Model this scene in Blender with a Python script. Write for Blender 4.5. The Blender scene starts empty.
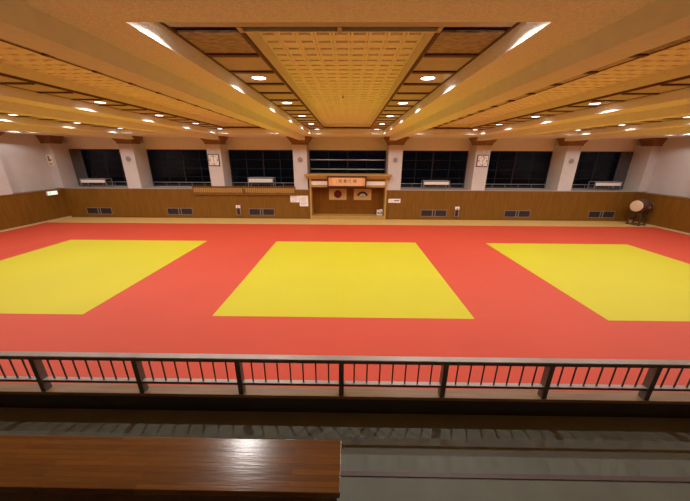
import bpy, bmesh, math, random
from mathutils import Vector, Matrix
random.seed(4)
S = bpy.context.scene
COL = S.collection
PI = math.pi

# ------------------------------------------------------------------ helpers
class MB:
    """collects shapes into one mesh"""
    def __init__(s): s.bm = bmesh.new()
    def box(s, x0, x1, y0, y1, z0, z1):
        v = [s.bm.verts.new(c) for c in ((x0,y0,z0),(x1,y0,z0),(x1,y1,z0),(x0,y1,z0),(x0,y0,z1),(x1,y0,z1),(x1,y1,z1),(x0,y1,z1))]
        for f in ((0,3,2,1),(4,5,6,7),(0,1,5,4),(1,2,6,5),(2,3,7,6),(3,0,4,7)):
            s.bm.faces.new([v[i] for i in f])
        return s
    def poly(s, pts):
        s.bm.faces.new([s.bm.verts.new(p) for p in pts]); return s
    def loft(s, rings, cap=True):
        R = [[s.bm.verts.new(p) for p in r] for r in rings]
        n = len(R[0])
        for a, b in zip(R, R[1:]):
            for i in range(n):
                s.bm.faces.new([a[i], a[(i+1)%n], b[(i+1)%n], b[i]])
        if cap:
            s.bm.faces.new(list(reversed(R[0]))); s.bm.faces.new(R[-1])
        return s
    def lathe(s, prof, center, axis='z', n=24, cap=True):
        """prof: list of (t along axis, radius)"""
        rings = []
        for t, r in prof:
            ring = []
            for i in range(n):
                a = 2*PI*i/n; c, d = r*math.cos(a), r*math.sin(a)
                p = {'z':(c,d,t),'y':(d,t,c),'x':(t,c,d)}[axis]
                ring.append((p[0]+center[0], p[1]+center[1], p[2]+center[2]))
            rings.append(ring)
        return s.loft(rings, cap)
    def tube(s, a, b, r, n=10):
        a, b = Vector(a), Vector(b); d = (b-a).normalized()
        u = d.orthogonal().normalized(); w = d.cross(u)
        return s.loft([[p + r*(math.cos(2*PI*i/n)*u + math.sin(2*PI*i/n)*w) for i in range(n)] for p in (a, b)])
    def bar(s, a, b, w, h):
        """rectangular bar between two points, width w sideways, h upwards"""
        a, b = Vector(a), Vector(b); d = (b-a).normalized()
        up = Vector((0,0,1)) if abs(d.z) < .9 else Vector((0,1,0))
        u = d.cross(up).normalized(); k = u.cross(d)
        q = ((-1,-1),(1,-1),(1,1),(-1,1))
        return s.loft([[p + u*(i*w/2) + k*(j*h/2) for i, j in q] for p in (a, b)])
    def bevel(s, w, seg=2):
        bmesh.ops.remove_doubles(s.bm, verts=s.bm.verts, dist=1e-6)
        bmesh.ops.bevel(s.bm, geom=s.bm.edges[:], offset=w, segments=seg, affect='EDGES', profile=.6); return s
    def build(s, name, mat, parent=None, smooth=False, loc=None):
        bmesh.ops.recalc_face_normals(s.bm, faces=s.bm.faces)
        me = bpy.data.meshes.new(name); s.bm.to_mesh(me); s.bm.free()
        for m in (mat if isinstance(mat, (list, tuple)) else [mat]): me.materials.append(m)
        if smooth:
            for p in me.polygons: p.use_smooth = True
            try: me.set_sharp_from_angle(angle=math.radians(35))
            except Exception: pass
        o = bpy.data.objects.new(name, me); COL.objects.link(o)
        if parent: o.parent = parent
        if loc: o.location = loc
        return o

def tag(o, label=None, cat=None, group=None, kind=None):
    if label: o['label'] = label
    if cat: o['category'] = cat
    if group: o['group'] = group
    if kind: o['kind'] = kind
    return o
def empty(name, loc=(0,0,0), rz=0):
    o = bpy.data.objects.new(name, None); COL.objects.link(o)
    o.location = loc; o.rotation_euler = (0,0,rz); o.empty_display_size = .1
    return o
def thing(name, label, cat, loc=(0,0,0), rz=0, group=None):
    return tag(empty(name, loc, rz), label, cat, group)
def struct(o): o['kind'] = 'structure'; return o
def copy_tree(o, parent=None):
    c = o.copy(); COL.objects.link(c)
    if parent: c.parent = parent
    for ch in [x for x in o.children]: copy_tree(ch, c)
    return c
ORD = ['first','second','third','fourth','fifth','sixth','seventh']

# ------------------------------------------------------------------ materials
def new_mat(name):
    m = bpy.data.materials.new(name); m.use_nodes = True
    nt = m.node_tree; b = nt.nodes['Principled BSDF']
    return m, nt, b
def L(nt, a, b): nt.links.new(a, b)
def simple(name, col, rough=.6, metal=0, noise=.06, scale=6, bump=0, bscale=60, spec=None, stretch=(1,1,1)):
    m, nt, b = new_mat(name)
    b.inputs['Roughness'].default_value = rough; b.inputs['Metallic'].default_value = metal
    if spec is not None: b.inputs['Specular IOR Level'].default_value = spec
    tc = nt.nodes.new('ShaderNodeTexCoord'); mp = nt.nodes.new('ShaderNodeMapping')
    mp.inputs['Scale'].default_value = stretch
    L(nt, tc.outputs['Object'], mp.inputs['Vector'])
    n = nt.nodes.new('ShaderNodeTexNoise'); n.inputs['Scale'].default_value = scale; n.inputs['Detail'].default_value = 4
    L(nt, mp.outputs[0], n.inputs['Vector'])
    r = nt.nodes.new('ShaderNodeValToRGB')
    r.color_ramp.elements[0].position = .3; r.color_ramp.elements[1].position = .7
    r.color_ramp.elements[0].color = (*[c*(1-noise) for c in col], 1)
    r.color_ramp.elements[1].color = (*[min(1, c*(1+noise)) for c in col], 1)
    L(nt, n.outputs['Fac'], r.inputs['Fac']); L(nt, r.outputs['Color'], b.inputs['Base Color'])
    if bump:
        k = nt.nodes.new('ShaderNodeTexNoise'); k.inputs['Scale'].default_value = bscale; k.inputs['Detail'].default_value = 2
        L(nt, mp.outputs[0], k.inputs['Vector'])
        bp = nt.nodes.new('ShaderNodeBump'); bp.inputs['Strength'].default_value = bump; bp.inputs['Distance'].default_value = .01
        L(nt, k.outputs['Fac'], bp.inputs['Height']); L(nt, bp.outputs[0], b.inputs['Normal'])
    return m
def emit(name, col, s):
    m, nt, b = new_mat(name)
    b.inputs['Base Color'].default_value = (*col, 1)
    b.inputs['Emission Color'].default_value = (*col, 1); b.inputs['Emission Strength'].default_value = s
    return m
def brick_mat(name, c1, c2, mortar, bw, bh, msize, rough, grain=(2,40,1), gamt=.25, offset=.5, vec=None, spec=.5, bump=0):
    """planks / tatami joints: brick pattern in the object's x,y with an added grain"""
    m, nt, b = new_mat(name)
    b.inputs['Roughness'].default_value = rough; b.inputs['Specular IOR Level'].default_value = spec
    tc = nt.nodes.new('ShaderNodeTexCoord')
    br = nt.nodes.new('ShaderNodeTexBrick')
    br.inputs['Color1'].default_value = (*c1,1); br.inputs['Color2'].default_value = (*c2,1); br.inputs['Mortar'].default_value = (*mortar,1)
    br.inputs['Scale'].default_value = 1; br.inputs['Brick Width'].default_value = bw; br.inputs['Row Height'].default_value = bh
    br.inputs['Mortar Size'].default_value = msize; br.inputs['Mortar Smooth'].default_value = .3; br.offset = offset
    L(nt, tc.outputs['Object'], br.inputs['Vector'])
    mp = nt.nodes.new('ShaderNodeMapping'); mp.inputs['Scale'].default_value = grain
    L(nt, tc.outputs['Object'], mp.inputs['Vector'])
    n = nt.nodes.new('ShaderNodeTexNoise'); n.inputs['Scale'].default_value = 1; n.inputs['Detail'].default_value = 5
    L(nt, mp.outputs[0], n.inputs['Vector'])
    mr = nt.nodes.new('ShaderNodeMapRange'); mr.inputs[1].default_value = .25; mr.inputs[2].default_value = .75
    mr.inputs[3].default_value = 1-gamt; mr.inputs[4].default_value = 1+gamt
    L(nt, n.outputs['Fac'], mr.inputs[0])
    mx = nt.nodes.new('ShaderNodeVectorMath'); mx.operation = 'SCALE'
    L(nt, br.outputs['Color'], mx.inputs[0]); L(nt, mr.outputs[0], mx.inputs['Scale'])
    L(nt, mx.outputs[0], b.inputs['Base Color'])
    if bump:
        bp = nt.nodes.new('ShaderNodeBump'); bp.inputs['Strength'].default_value = bump; bp.inputs['Distance'].default_value = .004
        L(nt, n.outputs['Fac'], bp.inputs['Height']); L(nt, bp.outputs[0], b.inputs['Normal'])
    return m

M = {}
M['plaster']  = simple('ceiling plaster', (.90,.90,.80), .85, bump=1, bscale=42, noise=.10, scale=34)
M['beam']     = simple('beam paint', (.84,.85,.73), .8, noise=.03)
M['lattice']  = simple('lattice panel', (.92,.87,.74), .7, noise=.04)
M['border']   = simple('cove board', (.84,.80,.62), .7, noise=.04)
M['panel']    = simple('strip panel', (.53,.46,.36), .75, noise=.05)
M['carved']   = simple('woven grille panel', (.40,.32,.21), .8, noise=.45, scale=9, bump=.6, bscale=30, stretch=(1,4,1))
M['darktrim'] = simple('dark brown trim', (.10,.035,.015), .6)
M['wall']     = simple('wall paint', (.61,.57,.55), .85, noise=.03, scale=1.5)
M['header']   = simple('header paint', (.86,.80,.68), .85, noise=.03)
M['wains']    = simple('wood panelling', (.205,.09,.010), .5, spec=.25, noise=.16, scale=2.2, stretch=(4,4,.35))
M['capital']  = simple('capital wood', (.23,.11,.032), .5, noise=.15, scale=4)
M['ledge']    = simple('ledge stone', (.42,.36,.30), .5)
M['oak']      = brick_mat('oak floor', (.74,.50,.17),(.66,.43,.14),(.46,.29,.09), 1.8,.09,.003,.4, grain=(1.5,18,1), gamt=.12)
M['base']     = simple('base board', (.58,.42,.24), .5)
M['red']      = brick_mat('red mat vinyl', (.575,.066,.030),(.565,.064,.029),(.53,.059,.027), 2,1,.005,.6, grain=(.25,.25,1), gamt=.05, spec=.3)
M['yellow']   = brick_mat('yellow mat vinyl', (.575,.52,.013),(.565,.51,.013),(.525,.465,.011), 2,1,.004,.6, grain=(.25,.25,1), gamt=.03, spec=.3)
M['bronze']   = simple('bronze metal', (.13,.115,.105), .45, metal=.25, noise=.08)
M['railtop']  = simple('lit rail metal', (.46,.42,.40), .45, metal=.2, noise=.1)  # paler than the bronze: light on the rail tops put into the colour
M['sill']     = simple('parapet cap wood', (.30,.17,.08), .45, noise=.2, scale=3, stretch=(.6,8,1))
M['parapet']  = simple('shaded parapet', (.05,.045,.042), .6)  # near-black tone holds the shade of the face turned from the hall
M['gfloor']   = simple('gallery floor vinyl', (.145,.16,.125), .6, noise=.08, scale=4)
M['nosing']   = simple('step nosing', (.11,.08,.085), .5)
M['bench']    = brick_mat('bench wood', (.20,.080,.015),(.135,.052,.010),(.10,.037,.007), .62,.034,.0012,.22, grain=(5,60,1), gamt=.17, spec=.7, bump=.2)
M['benchdark']= simple('bench edge wood', (.12,.05,.018), .4)
M['steel']    = simple('grey steel', (.85,.86,.88), .35, metal=.9)
M['tube']     = simple('grey tube', (.36,.37,.39), .4, metal=.6)
M['alum']     = simple('window aluminium', (.035,.03,.03), .45, metal=.6)
M['mullion']  = simple('thin mullion', (.012,.010,.010), .5, metal=.3)
M['white']    = simple('white panel', (.84,.79,.74), .55)
M['paper']    = simple('paper', (.94,.90,.88), .8)
M['lens']     = emit('lamp diffuser', (.95,.93,1.0), 6)
M['ring']     = simple('lamp ring', (.75,.68,.6), .5)
M['black']    = simple('black', (.015,.012,.012), .5)
M['ventin']   = simple('vent inside', (.035,.022,.03), .7)
M['ventfr']   = simple('vent frame', (.27,.19,.14), .5)
M['goldwood'] = simple('pale timber', (.46,.27,.07), .45, noise=.1, scale=3, stretch=(1,1,4))
M['alcback']  = simple('alcove back board', (.20,.073,.005), .55, spec=.15, noise=.15, scale=2, stretch=(5,1,.4))
M['signor']   = simple('orange sign silk', (.85,.36,.11), .6, noise=.08)
M['signmid']  = simple('sign paper', (.86,.47,.22), .7, noise=.04)
M['signfr']   = simple('sign frame', (.07,.02,.018), .35)
M['ink']      = simple('ink', (.03,.018,.012), .7)
M['cloth']    = simple('tan flag cloth', (.66,.43,.17), .8)
M['discred']  = simple('deep red disc', (.14,.006,.008), .7)
M['pearl']    = simple('pale fan ink', (.62,.58,.52), .6)
M['skin']     = simple('drum skin', (.80,.62,.42), .6)
M['drum']     = simple('drum wood', (.085,.040,.028), .35, noise=.2, scale=4, stretch=(.5,4,4))
M['stand']    = simple('stand wood', (.07,.035,.022), .5)
M['clockfr']  = simple('clock frame', (.13,.08,.06), .4)
M['spk']      = simple('round speaker grille', (.30,.24,.21), .6, noise=.3, scale=60)
M['curtain']  = simple('grey curtain', (.09,.08,.08), .9, noise=.1)
M['exit']     = emit('exit lamp face', (.85,1,.85), .9)
M['green']    = emit('exit lamp green', (.35,.8,.5), .7)
M['redlamp']  = simple('red plastic', (.55,.05,.04), .4)
gm, nt, b = new_mat('window glass'); M['glass'] = gm
b.inputs['Base Color'].default_value = (.55,.55,.55,1); b.inputs['Roughness'].default_value = .02
b.inputs['Transmission Weight'].default_value = 1; b.inputs['IOR'].default_value = 1.22

# ------------------------------------------------------------------ camera (solved from the mats: 8 m squares)
th, yaw, roll, f = 3.21367556e-01, -1.21574293e-02, -4.97568394e-03, 280.23
fw = Vector((math.sin(yaw)*math.cos(th), math.cos(yaw)*math.cos(th), -math.sin(th)))
ri = Vector((math.cos(yaw), -math.sin(yaw), 0)); dn = fw.cross(ri)
r = math.cos(roll)*ri + math.sin(roll)*dn; d = -math.sin(roll)*ri + math.cos(roll)*dn
cam = bpy.data.cameras.new('camera'); co = bpy.data.objects.new('camera', cam); COL.objects.link(co)
co.matrix_world = Matrix(((r.x,-d.x,-fw.x,.14666),(r.y,-d.y,-fw.y,-7.44686),(r.z,-d.z,-fw.z,4.62936),(0,0,0,1)))
cam.sensor_width = 36; cam.lens = 36*f/690; cam.clip_start = .05; cam.clip_end = 200
S.camera = co

# ------------------------------------------------------------------ dimensions
YW, YB = 14.56, 16.0          # panelling plane, window plane
XL, XR = -22.2, 22.25         # side panelling planes
XUL, XUR = -22.78, 22.83      # upper side walls
A, C, D, B = 6.05, 6.30, 6.575, 5.80   # soffit, strip level, lattice level, beam underside
Y0, Y1 = -3.70, 12.2          # ceiling recesses
YBACK = -9.8
PIL = [-16.5, -9.95, -3.52, 3.6, 10.04, 16.6]
PW = .52

# ------------------------------------------------------------------ setting
struct(MB().box(XUL, XUR, YBACK, YB+.3, -.25, -.05).build('floor', M['oak']))
# back wall: panelling with a gap for the alcove, ledge, header over the windows
mb = MB()
mb.box(XL-.6, -2.86, YW, YW+.12, -.05, 2.22); struct(mb.build('wall_back', M['wains'])); mb = MB(); mb.box(3.06, XR+.6, YW, YW+.12, -.05, 2.22)
wb = struct(mb.build('wall_back', M['wains']))
mb = MB(); mb.box(XUL, XUR, YB, YB+.25, 5.15, A+.02)
struct(mb.build('wall_back_header', M['header']))
mb = MB(); mb.box(XUL, XUR, YB, YB+.25, -.05, 2.3)
struct(mb.build('wall_back_lower', M['wall']))
mb = MB(); mb.box(XL-.6, -2.86, YW-.02, YB, 2.22, 2.27); mb.box(3.06, XR+.6, YW-.02, YB, 2.22, 2.27)
mb.box(-2.86, 3.06, 15.5, YB, 2.22, 2.27)
struct(mb.build('trim_1', M['ledge']))
mb = MB(); mb.box(XL, -2.86, YW-.02, YW, -.05, .05); mb.box(3.06, XR, YW-.02, YW, -.05, .05)
struct(mb.build('baseboard_back', M['alcback']))
# side walls
for nm, xp, xu, s in (('left', XL, XUL, -1), ('right', XR, XUR, 1)):
    a, b2 = sorted((xp, xp+s*.12))
    struct(MB().box(a, b2, -5.2, YW+.1, -.05, 2.14).build('wall_%s' % nm, M['wains']))
    a, b2 = sorted((xp-s*.03, xu+s*.02))
    struct(MB().box(a, b2, -5.2, YW+.1, 2.14, 2.20).build('trim_%d' % (2 if s < 0 else 3), M['capital']))
    a, b2 = sorted((xu, xu+s*.25))
    struct(MB().box(a, b2, YBACK, YB+.25, -.05, A+.02).build('wall_%s_upper' % nm, M['wall']))
    a, b2 = sorted((xp, xp-s*.05))
    struct(MB().box(a, b2, -5.2, YW-.02, -.05, .06).build('baseboard_%s' % nm, M['base']))
struct(MB().box(XUL, XUR, YBACK-.25, YBACK, -.05, A+.02).build('wall_front', M['wall']))

# pilasters with flared wooden capitals
def capital(x0, x1, y0, y1, fx0, fx1, fy, name='pillar_capital'):
    mb = MB()
    R = lambda e0, e1, ey, z: [(x0-e0, y0-ey, z), (x1+e1, y0-ey, z), (x1+e1, y1, z), (x0-e0, y1, z)]
    mb.loft([R(.06*(fx0>0), .06*(fx1>0), .06, 5.50), R(.06*(fx0>0), .06*(fx1>0), .06, 5.60), R(fx0*.8, fx1*.8, fy*.8, 5.92), R(fx0, fx1, fy, 5.95), R(fx0, fx1, fy, A)])
    return struct(mb.build(name, M['capital']))
for x in PIL:
    struct(MB().box(x-PW, x+PW, YW, YB, 2.27, 5.6).build('pillar', M['wall']))
    capital(x-PW, x+PW, YW, 15.4, .36, .36, .24)
struct(MB().box(XUL-.01, XL+.1, YW, YB, 2.2, 5.6).build('pillar', M['wall'])); capital(XUL, XL+.1, YW, 15.4, 0, .36, .24)
struct(MB().box(XR-.05, XUR+.01, YW, YB, 2.2, 5.6).build('pillar', M['wall'])); capital(XR-.05, XUR, YW, 15.4, .36, 0, .24)
for s, xp, xu in ((-1, XL, XUL), (1, XR, XUR)):
    a, b2 = sorted((xp+.0, xu))
    struct(MB().box(a, b2, 10.1, 11.15, 2.2, 5.6).build('pillar', M['wall']))
    mb = MB()
    def R(e, z): 
        q0, q1 = sorted((xp - s*e, xu)); return [(q0, 10.1-e, z), (q1, 10.1-e, z), (q1, 11.15+e, z), (q0, 11.15+e, z)]
    mb.loft([R(.06,5.5), R(.06,5.6), R(.34,5.92), R(.42,5.95), R(.42,A)])
    struct(mb.build('pillar_capital', M['capital']))

# ------------------------------------------------------------------ ceiling
BAYS = [(-19.05,1.14,2.15), (-12.7,1.14,2.15), (-6.35,1.14,2.15), (0,1.38,2.36), (6.35,1.14,2.15), (12.7,1.14,2.15), (19.05,1.14,2.15)]
mb = MB()
mb.box(XUL, XUR, YBACK, Y0, A, 6.8); mb.box(XUL, XUR, Y1, YB+.25, A, 6.8)
edges = [XUL] + [v for cx, _, h in BAYS for v in (cx-h, cx+h)] + [XUR]
for i in range(0, len(edges), 2): mb.box(edges[i], edges[i+1], Y0, Y1, A, 6.8)
struct(mb.build('ceiling', M['plaster']))
for s in (-1, 1):
    for x in (3.28, 9.58, 15.9):
        struct(MB().box(min(s*(x-.22), s*(x+.255)), max(s*(x-.22), s*(x+.255)), YBACK, 14.45, B, A+.02).build('ceiling_beam', M['beam']))
LY0, LY1 = -2.72, 11.17
def bay(cx, lh, rh, centre):
    # dark backing above the strips
    mb = MB()
    mb.box(cx-rh, cx-lh-.03, Y0, Y1, C+.05, C+.09); mb.box(cx+lh+.03, cx+rh, Y0, Y1, C+.05, C+.09)
    mb.box(cx-lh-.03, cx+lh+.03, Y0, LY0, C+.05, C+.09); mb.box(cx-lh-.03, cx+lh+.03, LY1, Y1, C+.05, C+.09)
    struct(mb.build('ceiling_backing', M['darktrim']))
    # dark trims framing the strips
    mb = MB()
    for s in (-1, 1):
        a, b2 = sorted((cx+s*(rh-.05), cx+s*rh)); mb.box(a, b2, Y0, Y1, C-.006, C+.05)
        a, b2 = sorted((cx+s*lh, cx+s*(lh+.035))); mb.box(a, b2, LY0, LY1, C-.006, C+.05)
    mb.box(cx-lh-.05, cx+lh+.05, LY1, LY1+.06, C-.006, C+.05)
    struct(mb.build('ceiling_trim', M['darktrim']))
    # strip panels, one per metre
    mb = MB(); ca = MB(); bars = MB()
    for s in (-1, 1):
        a, b2 = sorted((cx+s*(lh+.05), cx+s*(rh-.05)))
        y = .17-2.0
        while y < Y1-.2:
            mb.box(a, b2, y, min(y+1, Y1), C, C+.03); bars.box(a, b2, y-.055, y+.055, C-.03, C); y += 1
        ca.box(a, b2, LY0, .17-2.03, C, C+.03)
        mb.box(a, b2, Y0, -2.9, C, C+.03)
    mb.box(cx-lh-.05, cx+lh+.05, Y0, -2.9, C, C+.03)
    for x in (cx-lh, cx, cx+lh) : mb.box(x-.03, x+.03, -2.9, LY0, C-.005, C+.03)
    mb.box(cx-lh-.05, cx+lh+.05, LY1+.06, Y1, C, C+.03)
    struct(bars.build('ceiling_batten', M['darktrim'])); struct(mb.build('ceiling_panel', M['panel'])); struct(ca.build('ceiling_grille', M['carved']))
    # raised lattice: cove boards round it, a plate and a grid of ribs
    mb = MB()
    for s in (-1, 1):
        a, b2 = sorted((cx+s*lh, cx+s*(lh+.03))); mb.box(a, b2, LY0, LY1, C+.05, D+.12)
    mb.box(cx-lh, cx+lh, LY0-.03, LY0, C, D+.12); mb.box(cx-lh, cx+lh, LY1, LY1+.03, C+.05, D+.12)
    struct(mb.build('ceiling_cove', M['border']))
    mb = MB(); mb.box(cx-lh, cx+lh, LY0, LY1, D+.05, D+.12)
    n = 9 if centre else 7; p = 2*lh/n
    for i in range(n+1):
        for o in (-.028, .028):
            x = cx-lh+i*p+o
            if cx-lh < x-.02 and x+.02 < cx+lh: mb.box(x-.02, x+.02, LY0, LY1, D-.006, D+.06)
    ny = 41; q = (LY1-LY0)/ny
    for j in range(ny+1):
        y = LY0+j*q
        mb.box(cx-lh, cx+lh, max(LY0, y-.12), min(LY1, y+.12), D+.006, D+.06)
    struct(mb.build('ceiling_lattice', M['lattice']))
for i, (cx, lh, rh) in enumerate(BAYS): bay(cx, lh, rh, i == 3)

# downlights
LAMP_W, LAMP_C = 125, (1, .95, .90)
proto_light = None
bayname = ['third bay left of centre','second bay left of centre','first bay left of centre','centre bay','first bay right of centre','second bay right of centre','third bay right of centre']
for i, (cx, lh, rh) in enumerate(BAYS):
    off = (lh+rh)/2
    for s in (-1, 1):
        for k, y in enumerate((-3.25, -.36, 2.65, 5.66, 8.66, 11.6)):
            if k == 0 and i != 3: continue
            lab = 'recessed round light, %s from front, %s strip of %s' % (ORD[k if i == 3 else k-1], 'left' if s < 0 else 'right', bayname[i])
            if proto_light is None:
                t = thing('ceiling_downlight', lab, 'ceiling light')
                rg = MB(); rg.lathe([(-.012,.150),(-.018,.162),(0,.172)], (0,0,0), n=28, cap=False)
                rg.lathe([(-.012,.150),(0,.143)], (0,0,0), n=28, cap=False); rg.build('trim_ring', M['ring'], t, True)
                MB().lathe([(-.010,.147),(-.006,.149)], (0,0,0), n=28).build('lens', M['lens'], t, True)
                ld = bpy.data.lights.new('lamp', 'SPOT'); ld.energy = LAMP_W; ld.color = LAMP_C
                ld.spot_size = math.radians(149); ld.spot_blend = .3; ld.shadow_soft_size = .02
                lo = bpy.data.objects.new('lamp', ld); COL.objects.link(lo); lo.parent = t; lo.location = (0,0,-.035)
                proto_light = t
            else:
                t = copy_tree(proto_light); t['label'] = lab
            t.location = (cx+s*off, y, C); t['group'] = 'recessed ceiling lights'
t = thing('ceiling_air_grille', 'small dark slotted air grille in the left strip of centre bay', 'air grille', (-1.87, 2.68+.0, C))
t.location = (-1.87, 1.67+1.0-.0, C)
t.location.y = 3.67
MB().box(-.16,.16,-.05,.05,-.012,0).build('grille_frame', M['panel'], t)
for dx in (-.1, -.035, .03, .095): MB().box(dx-.022,dx+.022,-.035,.035,-.016,-.01).build('slot', M['black'], t)
t = thing('sprinkler_head', 'tiny dark sprinkler head in the centre lattice', 'sprinkler', (-.08, 3.1, D))
MB().lathe([(-.05,.03),(-.04,.035),(-.03,.012),(.02,.012),(.05,.03)], (0,0,0), n=12).build('sprinkler_body', M['black'], t, True)

# ------------------------------------------------------------------ windows
XS = [XL+.1] + [v for x in PIL for v in (x-PW, x+PW)] + [XR-.05]
for i in range(7):
    x0, x1 = XS[2*i], XS[2*i+1]
    w = struct(empty('window_%d' % (i+1), ((x0+x1)/2, YB, 2.3)))
    h = (x1-x0)/2; H = 2.85
    mb = MB()
    for s in (-1, 1): mb.box(s*h-.07 if s > 0 else -h, h if s > 0 else -h+.07, .0, .12, 0, H)
    mb.box(-h, h, 0, .12, 0, .16); mb.box(-h, h, 0, .12, H-.05, H)
    mb.build('window_frame', M['alum'], w)
    for q in (-.5, 0, .5):
        MB().box(q*h-(.045 if q == 0 else .022), q*h+(.045 if q == 0 else .022), .03, .09, .16, H-.05).build('mullion', M['alum'] if q == 0 else M['mullion'], w)
    for z in (.75, 1.42, 2.12):
        MB().box(-h+.07, h-.07, .04, .075, z-.018, z+.018).build('glazing_bar', M['mullion'], w)
    MB().box(-h+.06, h-.06, .062, .068, .15, H-.04).build('pane', M['glass'], w)
    if i != 3:
        MB().tube((-h, -.1, .32), (h, -.1, .32), .028).build('sill_rail', M['tube'], w, True)
        mb = MB()
        for k in range(6): mb.tube((-h+.12+k*(2*h-.24)/5, -.1, -.03), (-h+.12+k*(2*h-.24)/5, -.1, .32), .015)
        mb.build('rail_post', M['tube'], w, True)
    else:
        for z in (1.42, 2.13):
            MB().tube((-h+.08, -.06, z), (h-.08, -.06, z), .03).build('steel_rail', M['steel'], w, True)
# gathered curtains at the outer ends of the end windows
for s, xx, nm in ((-1, XS[0], 'left'), (1, XS[13], 'right')):
    t = thing('curtain', 'dark grey gathered curtain at the %s end of the %smost window' % (nm, nm), 'curtain', (xx, 15.9, 2.3))
    mb = MB(); pts = []
    n = 40; W_ = .95
    for k in range(n+1):
        u = k/n; pts.append((-s*u*W_, -.05+.045*math.sin(u*PI*9)))
    ring = lambda z: [(x, y, z) for x, y in pts] + [(x, y+.012, z) for x, y in reversed(pts)]
    mb.loft([ring(.0), ring(2.8)]); mb.build('cloth', M['curtain'], t, True)
    MB().tube((0,-.04,2.81), (-s*1.05,-.04,2.81), .02).build('curtain_rod', M['alum'], t, True)

# ------------------------------------------------------------------ mats
YELL = [(-16,-8), (-4,4), (8,16)]
RX0, RX1, RY0, RY1 = -21.95, 22.0, -4.0, 12.38
mb = MB()
xs = [RX0,-16,-8,-4,4,8,16,RX1]
mb.box(RX0, RX1, RY0, 0, -.05, 0); mb.box(RX0, RX1, 8, RY1, -.05, 0)
for k in (0,2,4,6): mb.box(xs[k], xs[k+1], 0, 8, -.05, 0)
tag(mb.build('judo_mat', M['red']), 'red judo matting covering the hall floor around the yellow squares', 'judo mat')
for (a, b2), lab in zip(YELL, ('left yellow square of judo matting', 'middle yellow square of judo matting, in front of the alcove', 'right yellow square of judo matting, nearest the drum')):
    o = MB().box(a+.004, b2-.004, .004, 7.996, -.05, .0015).build('judo_mat', M['yellow'])
    tag(o, lab, 'judo mat', 'yellow contest squares')

# ------------------------------------------------------------------ alcove
t = thing('alcove', 'pale timber ceremonial alcove with moulded cornice below the middle window', 'alcove', (.1, 14.4, -.05))
MB().box(-2.96,-2.82,-.06,1.1,.0,3.15).build('post', M['goldwood'], t); MB().box(2.82,2.96,-.06,1.1,.0,3.15).build('post', M['goldwood'], t)
MB().loft([[(-3.0,-.08,3.1),(3.0,-.08,3.1),(3.0,1.1,3.1),(-3.0,1.1,3.1)],[(-3.1,-.16,3.2),(3.1,-.16,3.2),(3.1,1.1,3.2),(-3.1,1.1,3.2)],
           [(-3.28,-.26,3.36),(3.28,-.26,3.36),(3.28,1.1,3.36),(-3.28,1.1,3.36)],[(-3.28,-.26,3.48),(3.28,-.26,3.48),(3.28,1.1,3.48),(-3.28,1.1,3.48)]]).build('cornice', M['goldwood'], t)
MB().box(-2.82,2.82,.0,.1,2.95,3.1).build('upper_rail', M['alcback'], t)
MB().box(-2.82,2.82,.0,.1,2.5,2.66).build('lintel', M['goldwood'], t)
MB().box(-2.82,2.82,.02,.08,2.66,2.95).build('white_board', M['white'], t)
MB().box(-2.82,2.82,.86,.92,.2,2.6).build('back_board', M['alcback'], t)
MB().box(-2.82,2.82,.1,.92,2.52,2.6).build('alcove_ceiling', M['alcback'], t)
MB().box(-2.82,2.82,-.04,.92,.0,.28).build('step', M['goldwood'], t)
AX = .1
# sign with four brushed characters
t = thing('calligraphy_sign', 'orange framed calligraphy sign hung across the alcove lintel', 'sign', (AX-.1, 14.02, 2.49))
w, h = 1.47, .80
mb = MB()
mb.box(-w,w,0,.07,0,.095); mb.box(-w,w,0,.07,h-.095,h); mb.box(-w,-w+.1,0,.07,.095,h-.095); mb.box(w-.1,w,0,.07,.095,h-.095)
mb.build('sign_frame', M['signfr'], t)
MB().box(-w+.1,w-.1,.03,.06,.095,h-.095).build('silk', M['signor'], t)
MB().box(-w+.36,w-.33,.026,.03,.095,h-.095).build('sign_paper', M['signmid'], t)
def text(body, size, name, mat, parent, loc, rot=(PI/2,0,0), ext=.002, shear=0):
    cu = bpy.data.curves.new(name, 'FONT'); cu.body = body; cu.size = size; cu.align_x = 'CENTER'; cu.align_y = 'CENTER'
    cu.extrude = ext; cu.shear = shear; cu.offset = 0
    tmp = bpy.data.objects.new(name+'_tmp', cu); COL.objects.link(tmp)
    dg = bpy.context.evaluated_depsgraph_get(); dg.update()
    me = bpy.data.meshes.new_from_object(tmp.evaluated_get(dg)); me.name = name
    COL.objects.unlink(tmp); bpy.data.objects.remove(tmp); bpy.data.curves.remove(cu)
    me.materials.clear(); me.materials.append(mat)
    o = bpy.data.objects.new(name, me); COL.objects.link(o); o.parent = parent; o.location = loc; o.rotation_euler = rot
    return o
for ch, x in zip('用善力精', (-.505, -.136, .18, .595)):
    text(ch, .29, 'character', M['ink'], t, (x, .024, .42))
for z in (.5,.43,.36): MB().box(-.80,-.775,.021,.026,z-.02,z+.015).build('signature', M['ink'], t)
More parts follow.
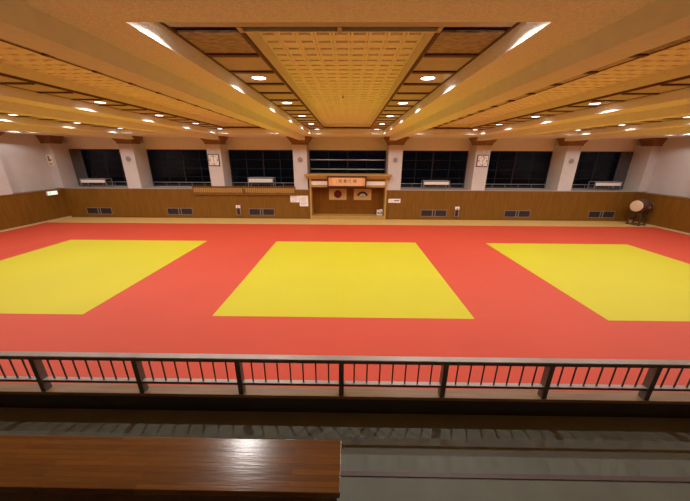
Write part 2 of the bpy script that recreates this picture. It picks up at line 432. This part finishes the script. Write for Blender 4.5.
# flags
def flag(x, label, x0):
    t = thing('flag', label, 'flag', (x, 15.245, 1.37))
    mb = MB(); n = 16
    pts = [(-.70+1.4*k/n, -.004+.006*math.sin(k*1.1)) for k in range(n+1)]
    ring = lambda z: [(a, b, z) for a, b in pts] + [(a, b+.008, z) for a, b in reversed(pts)]
    mb.loft([ring(0), ring(.88)]); mb.build('cloth', M['cloth'], t)
    return t
t = flag(-.73, 'tan flag with a dark red disc on the alcove back board', 0)
MB().lathe([(-.024,.31),(-.012,.31)], (0,0,.45), 'y', 40).build('red_disc', M['discred'], t)
t = flag(1.25, 'tan flag with a black fan emblem on the alcove back board', 0)
def sector(mb, cx, cz, r0, r1, a0, a1, y0, y1, n=18):
    P = [(cx+r1*math.cos(a0+(a1-a0)*k/n), cz+r1*math.sin(a0+(a1-a0)*k/n)) for k in range(n+1)] + \
        [(cx+r0*math.cos(a1-(a1-a0)*k/n), cz+r0*math.sin(a1-(a1-a0)*k/n)) for k in range(n+1)]
    mb.loft([[(x, y0, z) for x, z in P], [(x, y1, z) for x, z in P]]); return mb
sector(MB(), 0, .17, .27, .50, math.radians(26), math.radians(154), -.024, -.012).build('fan_leaf', M['ink'], t)
mb = MB()
for k in range(7):
    a = math.radians(42+k*16); sector(mb, 0, .19, .03, .33, a-.12, a+.12, -.026, -.012, 3)
mb.build('fan_ribs', M['pearl'], t)
MB().lathe([(-.03,.045),(-.012,.045)], (0,0,.19), 'y', 14).build('fan_pivot', M['pearl'], t)
sector(MB(), 0, .19, .045, .13, math.radians(30), math.radians(150), -.029, -.026).build('fan_handle', M['ventfr'], t)
# two small boxes at the right of the alcove floor
for k, (x, lab) in enumerate(((2.52,'small white box on the alcove step, the left of two'),(2.76,'small white box on the alcove step, beside the right post'))):
    t = thing('small_box', lab, 'box', (x, 14.95, .23)); 
    MB().box(-.105,.105,-.12,.12,0,.34+.05*k).bevel(.01).build('box_body', M['white'], t)
    MB().box(-.115,.115,-.13,.13,.34+.05*k,.39+.05*k).build('lid', M['paper'], t)
    MB().box(-.07,.07,-.125,-.12,.1,.24).build('box_label', M['ventfr'], t)

# ------------------------------------------------------------------ on the panelling
vent_names = ['below the leftmost window','below the second window from left','below the left name board','below the window right of the alcove','below the second window from right','below the rightmost window']
pv = None
for x, lab in zip((-19.77,-13.28,-6.75,6.86,13.4,19.95), vent_names):
    lab = 'dark floor-level air vent with two louvred halves %s' % lab
    if pv is None:
        t = thing('air_vent', lab, 'air vent')
        mb = MB(); mb.box(-1.02,1.02,-.03,0,0,.04); mb.box(-1.02,1.02,-.03,0,.50,.54); mb.box(-1.02,-.98,-.03,0,.04,.5); mb.box(.98,1.02,-.03,0,.04,.5)
        mb.build('vent_frame', M['ventfr'], t)
        MB().box(-.98,.98,-.008,0,.04,.5).build('vent_back', M['ventin'], t)
        for dx in (-.1,.1): MB().box(dx-.025,dx+.025,-.028,-.008,.04,.5).build('vent_divider', M['ventfr'], t)
        for dx in (-.55, .55):
            mb = MB()
            for k in range(4): mb.box(dx-.42,dx+.42,-.024,-.008,.09+k*.105,.125+k*.105)
            mb.build('louvre', M['black'], t)
        pv = t
    else: t = copy_tree(pv); t['label'] = lab
    t.location = (x, YW, .2); t['group'] = 'air vents in the back panelling'

def name_board(x0, x1, label, seed):
    rnd = random.Random(seed)
    t = thing('name_board', label, 'name board', ((x0+x1)/2, YW, 1.86), 0, 'name boards')
    h = (x1-x0)/2
    MB().box(-h,h,-.05,-.022,0,.56).build('board', M['wains'], t)
    MB().box(-h-.02,h+.02,-.12,0,-.04,.0).build('ledge', M['capital'], t)
    MB().box(-h-.02,h+.02,-.10,0,.56,.60).build('top_rail', M['wains'], t)
    pm = None; n = 24
    for k in range(n):
        x = -h+.16+k*(2*h-.32)/(n-1)
        if pm is None:
            pm = MB().box(-.058,.058,-.06,-.05,0,.34).build('name_plate', M['goldwood'], t)
            c = pm
            q = MB()
            for z in (.07,.15,.23): q.box(-.022,.022,-.063,-.06,z,z+.045)
            q.build('brush_writing', M['sill'], c)
        else:
            c = copy_tree(pm, t)
        c.location = (x, 0, .13 + (0 if rnd.random() < .8 else .02))
name_board(-11.98, -8.02, 'long wooden board of hanging name plates below the left clock', 1)
name_board(-7.94, -3.98, 'long wooden board of hanging name plates, nearer the alcove', 2)

def notice(x0, x1, z0, z1, label, rows, mat='paper'):
    t = thing('paper_sign', label, 'notice', ((x0+x1)/2, YW-.004, z0))
    w, h = (x1-x0)/2, z1-z0
    MB().box(-w,w,-.012,0,0,h).build('sheet', M[mat], t)
    mb = MB()
    for k in range(rows):
        z = h*(.16+.7*k/max(1,rows-1)) if rows > 1 else h*.5
        mb.box(-w*.75, w*(.3+.45*((k*37)%5)/4), -.0135, -.012, z-.012, z+.012)
    mb.build('faint_writing', M['ledge'], t)
    return t
notice(-4.41,-3.72,1.25,1.77,'left of two white notice sheets beside the alcove',5)
notice(-3.70,-3.02,.95,1.77,'taller white notice sheet against the left alcove post',7)
t = notice(3.24,4.18,1.27,1.58,'white name strip on the panelling right of the alcove',1)
MB().box(-.02,.38,-.015,-.012,.12,.2).build('dark_writing', M['clockfr'], t)
for x, lab in ((-8.55,'narrow white-topped wall box left of the alcove, below the name boards'),(8.62,'narrow white-topped wall box beside the first vent right of alcove')):
    t = thing('wall_box', lab, 'wall box', (x, YW, .2))
    MB().box(-.17,.19,-.12,0,0,.84).bevel(.012).build('box_body', M['ventfr'], t)
    MB().box(-.17,.17,-.135,-.12,.60,.80).build('white_plate', M['paper'], t)
    MB().box(-.11,.11,-.128,-.12,.06,.55).build('dark_window', M['black'], t)
    MB().lathe([(-.16,.05),(-.13,.055)], (0,0,.69), 'y', 16).build('red_button', M['redlamp'], t)

# ------------------------------------------------------------------ on the pillars
def clock(x, z, label, hh, mm):
    t = thing('wall_clock', label, 'clock', (x, YW, z))
    MB().box(-.42,.42,-.07,0,-.42,.42).bevel(.05,3).build('clock_case', M['clockfr'], t, True)
    MB().box(-.36,.36,-.082,-.07,-.36,.36).build('clock_face', M['white'], t)
    for k in range(12):
        a = k*PI/6; r0 = .29 if k % 3 else .27
        sx, sz = math.sin(a)*.29, math.cos(a)*.29
        MB().box(sx-(.025 if k%3 else .045), sx+(.025 if k%3 else .045), -.085,-.082, sz-(.025 if k%3 else .045), sz+(.025 if k%3 else .045)).build('hour_mark', M['clockfr'], t)
    for a, ln, w in ((hh, .17, .05), (mm, .25, .035)):
        MB().bar((0,-.09,0), (math.sin(a)*ln,-.09,math.cos(a)*ln), .008, w).build('clock_hand', M['ink'], t)
clock(-10.0, 4.38, 'square wall clock on the pillar left of the alcove', math.radians(170), math.radians(5))
clock(10.05, 4.42, 'square wall clock on the pillar right of the alcove', math.radians(190), math.radians(30))
for x, nm in ((-10.0,'left'),(10.05,'right')):
    t = thing('sensor', 'tiny round sensor above the %s clock' % nm, 'sensor', (x, YW, 5.03))
    MB().lathe([(0,.07),(-.03,.065),(-.06,.03)], (0,0,0), 'y', 16).build('sensor_base', M['border'], t, True)
    MB().lathe([(-.06,.028),(-.085,.015)], (0,0,0), 'y', 12).build('sensor_tip', M['steel'], t, True)
for x, z, nm in ((-16.5,4.43,'pillar beside the leftmost window'),(-3.52,4.45,'pillar just left of the middle window'),(3.6,4.45,'pillar just right of the middle window'),(16.6,4.43,'pillar beside the rightmost window')):
    t = thing('wall_speaker', 'round grey wall speaker on the %s' % nm, 'speaker', (x, YW, z), 0, 'round wall speakers')
    MB().lathe([(0,.19),(-.04,.19),(-.055,.17),(-.045,.15)], (0,0,0), 'y', 24).build('speaker_ring', M['ledge'], t, True)
    MB().lathe([(-.047,.15),(-.06,.09),(-.064,.02)], (0,0,0), 'y', 24).build('speaker_grille', M['spk'], t, True)
t = thing('wall_plaque', 'small brown and tan plaque on the far left corner pillar', 'plaque', (-22.5, YW, 3.9))
MB().box(-.2,.2,-.03,0,0,.8).build('plaque_board', M['header'], t)
MB().box(-.15,.15,-.036,-.03,.06,.22).build('lower_panel', M['base'], t)
MB().box(-.12,.02,-.036,-.03,.32,.72).build('dark_figure', M['sill'], t); MB().box(-.02,.14,-.036,-.03,.38,.48).build('dark_figure', M['sill'], t)
# exit lamp on the left panelling
t = thing('exit_sign', 'small lit white exit lamp on the left panelling near the corner', 'exit sign', (XL, 13.6, 1.82))
MB().box(0,.09,-.38,.38,0,.30).bevel(.01).build('lamp_case', M['white'], t)
MB().box(.09,.095,-.35,.35,.03,.27).build('lamp_face', M['exit'], t)
MB().box(.095,.098,-.30,-.10,.07,.23).build('green_figure', M['green'], t); MB().box(.095,.098,.12,.30,.12,.18).build('green_arrow', M['green'], t)

# ------------------------------------------------------------------ panel stands on the ledge
ps = None
for x, lab, grp in ((-20.0,'on the ledge below the leftmost window',0),(-6.85,'on the ledge left of the alcove',0),(6.95,'on the ledge right of the alcove',0),(20.15,'on the ledge below the rightmost window',0)):
    lab = 'white panel on grey tube legs %s' % lab
    if ps is None:
        t = thing('panel_stand', lab, 'stand')
        MB().box(-.95,.95,-.03,.015,.36,.585).bevel(.012).build('white_panel', M['white'], t)
        for sx in (-1,1):
            for y in (0,.6):
                MB().bar((sx*1.0,y,0),(sx*1.0,y,.66),.045,.045).build('leg', M['tube'], t)
            MB().bar((sx*1.0,0,.64),(sx*1.0,.6,.64),.04,.04).build('side_rail', M['tube'], t)
        MB().bar((-1.0,0,.64),(1.0,0,.64),.045,.045).build('top_rail', M['tube'], t); MB().bar((-1.0,.6,.64),(1.0,.6,.64),.04,.04).build('top_rail', M['tube'], t)
        MB().bar((-1.0,.6,.2),(1.0,.6,.2),.03,.03).build('lower_rail', M['tube'], t)
        ps = t
    else: t = copy_tree(ps); t['label'] = lab
    t.location = (x, 15.3 if x == -6.85 else 14.95, 2.27); t.scale = (1,1,1.22 if x == -6.85 else 1); t['group'] = 'panel stands on the window ledge'

# ------------------------------------------------------------------ drum
t = thing('taiko_drum', 'barrel drum with pale skin lying on a stand in the right corner', 'drum', (21.58, 13.33, 1.36), math.radians(15))
t.scale = (1.12, 1, 1)
prof = [(-.48,.37),(-.40,.42),(-.25,.465),(0,.485),(.25,.465),(.40,.42),(.48,.37)]
MB().lathe(prof, (0,0,0), 'x', 36).build('drum_barrel', M['drum'], t, True)
for s in (-1,1):
    MB().lathe([(s*.455,.392),(s*.485,.392),(s*.497,.37),(s*.50,.2),(s*.502,.01)], (0,0,0), 'x', 36).build('drum_skin', M['skin'], t, True)
    mb = MB()
    for k in range(28):
        a = 2*PI*k/28; mb.lathe([(.0,.014),(.012,.008)], (s*.43, .416*math.cos(a), .416*math.sin(a)), 'x', 6)
    mb.build('tack_row', M['black'], t)
    mb = MB(); n = 16
    for k in range(n):
        a, b2 = 2*PI*k/n, 2*PI*(k+1)/n
        mb.tube((.07*math.cos(a), s*.49+s*.01, -.05+.07*math.sin(a)), (.07*math.cos(b2), s*.49+s*.01, -.05+.07*math.sin(b2)), .012, 6)
    mb.build('ring_handle', M['steel'], t, True)
t = thing('drum_stand', 'low dark wooden stand holding the drum', 'stand', (21.58, 13.33, -.05), math.radians(15))
for s in (-1,1):
    for q in (-1,1):
        MB().bar((s*.30,q*.36,0),(s*.30,q*.30,1.0),.07,.07).build('leg', M['stand'], t)
    MB().bar((s*.30,-.42,.035),(s*.30,.42,.035),.08,.07).build('foot', M['stand'], t)
    mb = MB(); n = 10                                              # cradle curved to the barrel
    pts = [(.43*1.13*math.sin(-.75+1.5*k/n), .0+1.41-.44*1.17*math.cos(-.75+1.5*k/n)) for k in range(n+1)]
    P = pts + [(pts[-1][0], .80), (pts[0][0], .80)]
    mb.loft([[(s*.30-.035, a, z-.0) for a, z in P], [(s*.30+.035, a, z-.0) for a, z in P]]); mb.build('cradle', M['stand'], t)
for q in (-1,1): MB().bar((-.3,q*.33,.45),(.3,q*.33,.45),.05,.07).build('cross_rail', M['stand'], t)

# ------------------------------------------------------------------ gallery
YP = -5.27
mb = MB(); mb.box(XUL, XUR, YP+.015, -5.17, -.05, 2.34); struct(mb.build('wall_parapet', M['parapet']))
struct(MB().box(XUL, XUR, YP+.005, -5.15, 2.34, 2.375).build('trim_4', M['sill']))
F1, F2, F3 = 2.17, 2.33, 2.66
mb = MB(); mb.box(XUL, XUR, -5.95, YP, 1.9, F1); mb.box(XUL, XUR, -7.1, -5.95, 1.9, F2); mb.box(XUL, XUR, YBACK, -7.1, 1.9, F3)
struct(mb.build('floor_gallery', M['gfloor']))
struct(MB().box(XUL, XUR, -5.968, -5.935, F2-.03, F2+.006).build('trim_5', M['nosing']))
YR = -5.225
t = thing('railing', 'bronze metal railing with thin balusters along the gallery parapet', 'railing', (.09, YR, 2.375))
H = .432; NB = 7
MB().box(-NB-.1,NB+.1,-.034,.03,H-.012,H).build('rail_cap', M['railtop'], t)  # pale strip painting the light on the top face
MB().box(-NB-.1,NB+.1,-.032,.028,H-.045,H-.012).build('top_rail', M['bronze'], t)
mb = MB().box(-NB-.1,NB+.1,-.02,.02,.105,.13); mb.build('lower_rail', M['bronze'], t)
MB().box(-NB-.1,NB+.1,-.022,.022,.13,.136).build('lower_rail_cap', M['railtop'], t)  # same painted light along the lower rail's top
pp = bb = None
for k in range(-NB, NB+1):
    if pp is None: pp = c = MB().box(-.024,.024,-.032,.032,0,H-.045).build('post', M['bronze'], t)
    else: c = pp.copy(); COL.objects.link(c)
    c.location = (k,0,0)
for k in range(-NB, NB):
    for j in range(1,8):
        if bb is None: bb = c = MB().tube((0,0,.136),(0,0,H-.045),.0075,8).build('baluster', M['bronze'], t, True)
        else: c = bb.copy(); COL.objects.link(c)
        c.location = (k+j/8,0,0)
# bench
t = thing('bench', 'glossy laminated wooden bench in the gallery behind the railing', 'bench', (-1.75, -6.155, F2))
MB().box(-1.86,1.86,-.165,.165,.355,.40).bevel(.004).build('seat', M['bench'], t)
MB().box(-1.84,1.84,-.15,-.12,.24,.355).build('apron', M['benchdark'], t); MB().box(-1.84,1.84,.12,.15,.24,.355).build('apron', M['benchdark'], t)
for x in (-1.6,0,1.6):
    MB().box(x-.03,x+.03,-.12,.12,0,.355).build('leg', M['benchdark'], t)
    
# ------------------------------------------------------------------ world and view
w = bpy.data.worlds.new('night'); S.world = w; w.use_nodes = True
w.node_tree.nodes['Background'].inputs[0].default_value = (.004,.005,.008,1); w.node_tree.nodes['Background'].inputs[1].default_value = .5
S.view_settings.view_transform = 'Standard'; S.view_settings.look = 'None'; S.view_settings.gamma = 1; S.view_settings.use_curve_mapping = False
S.view_settings.exposure = .07
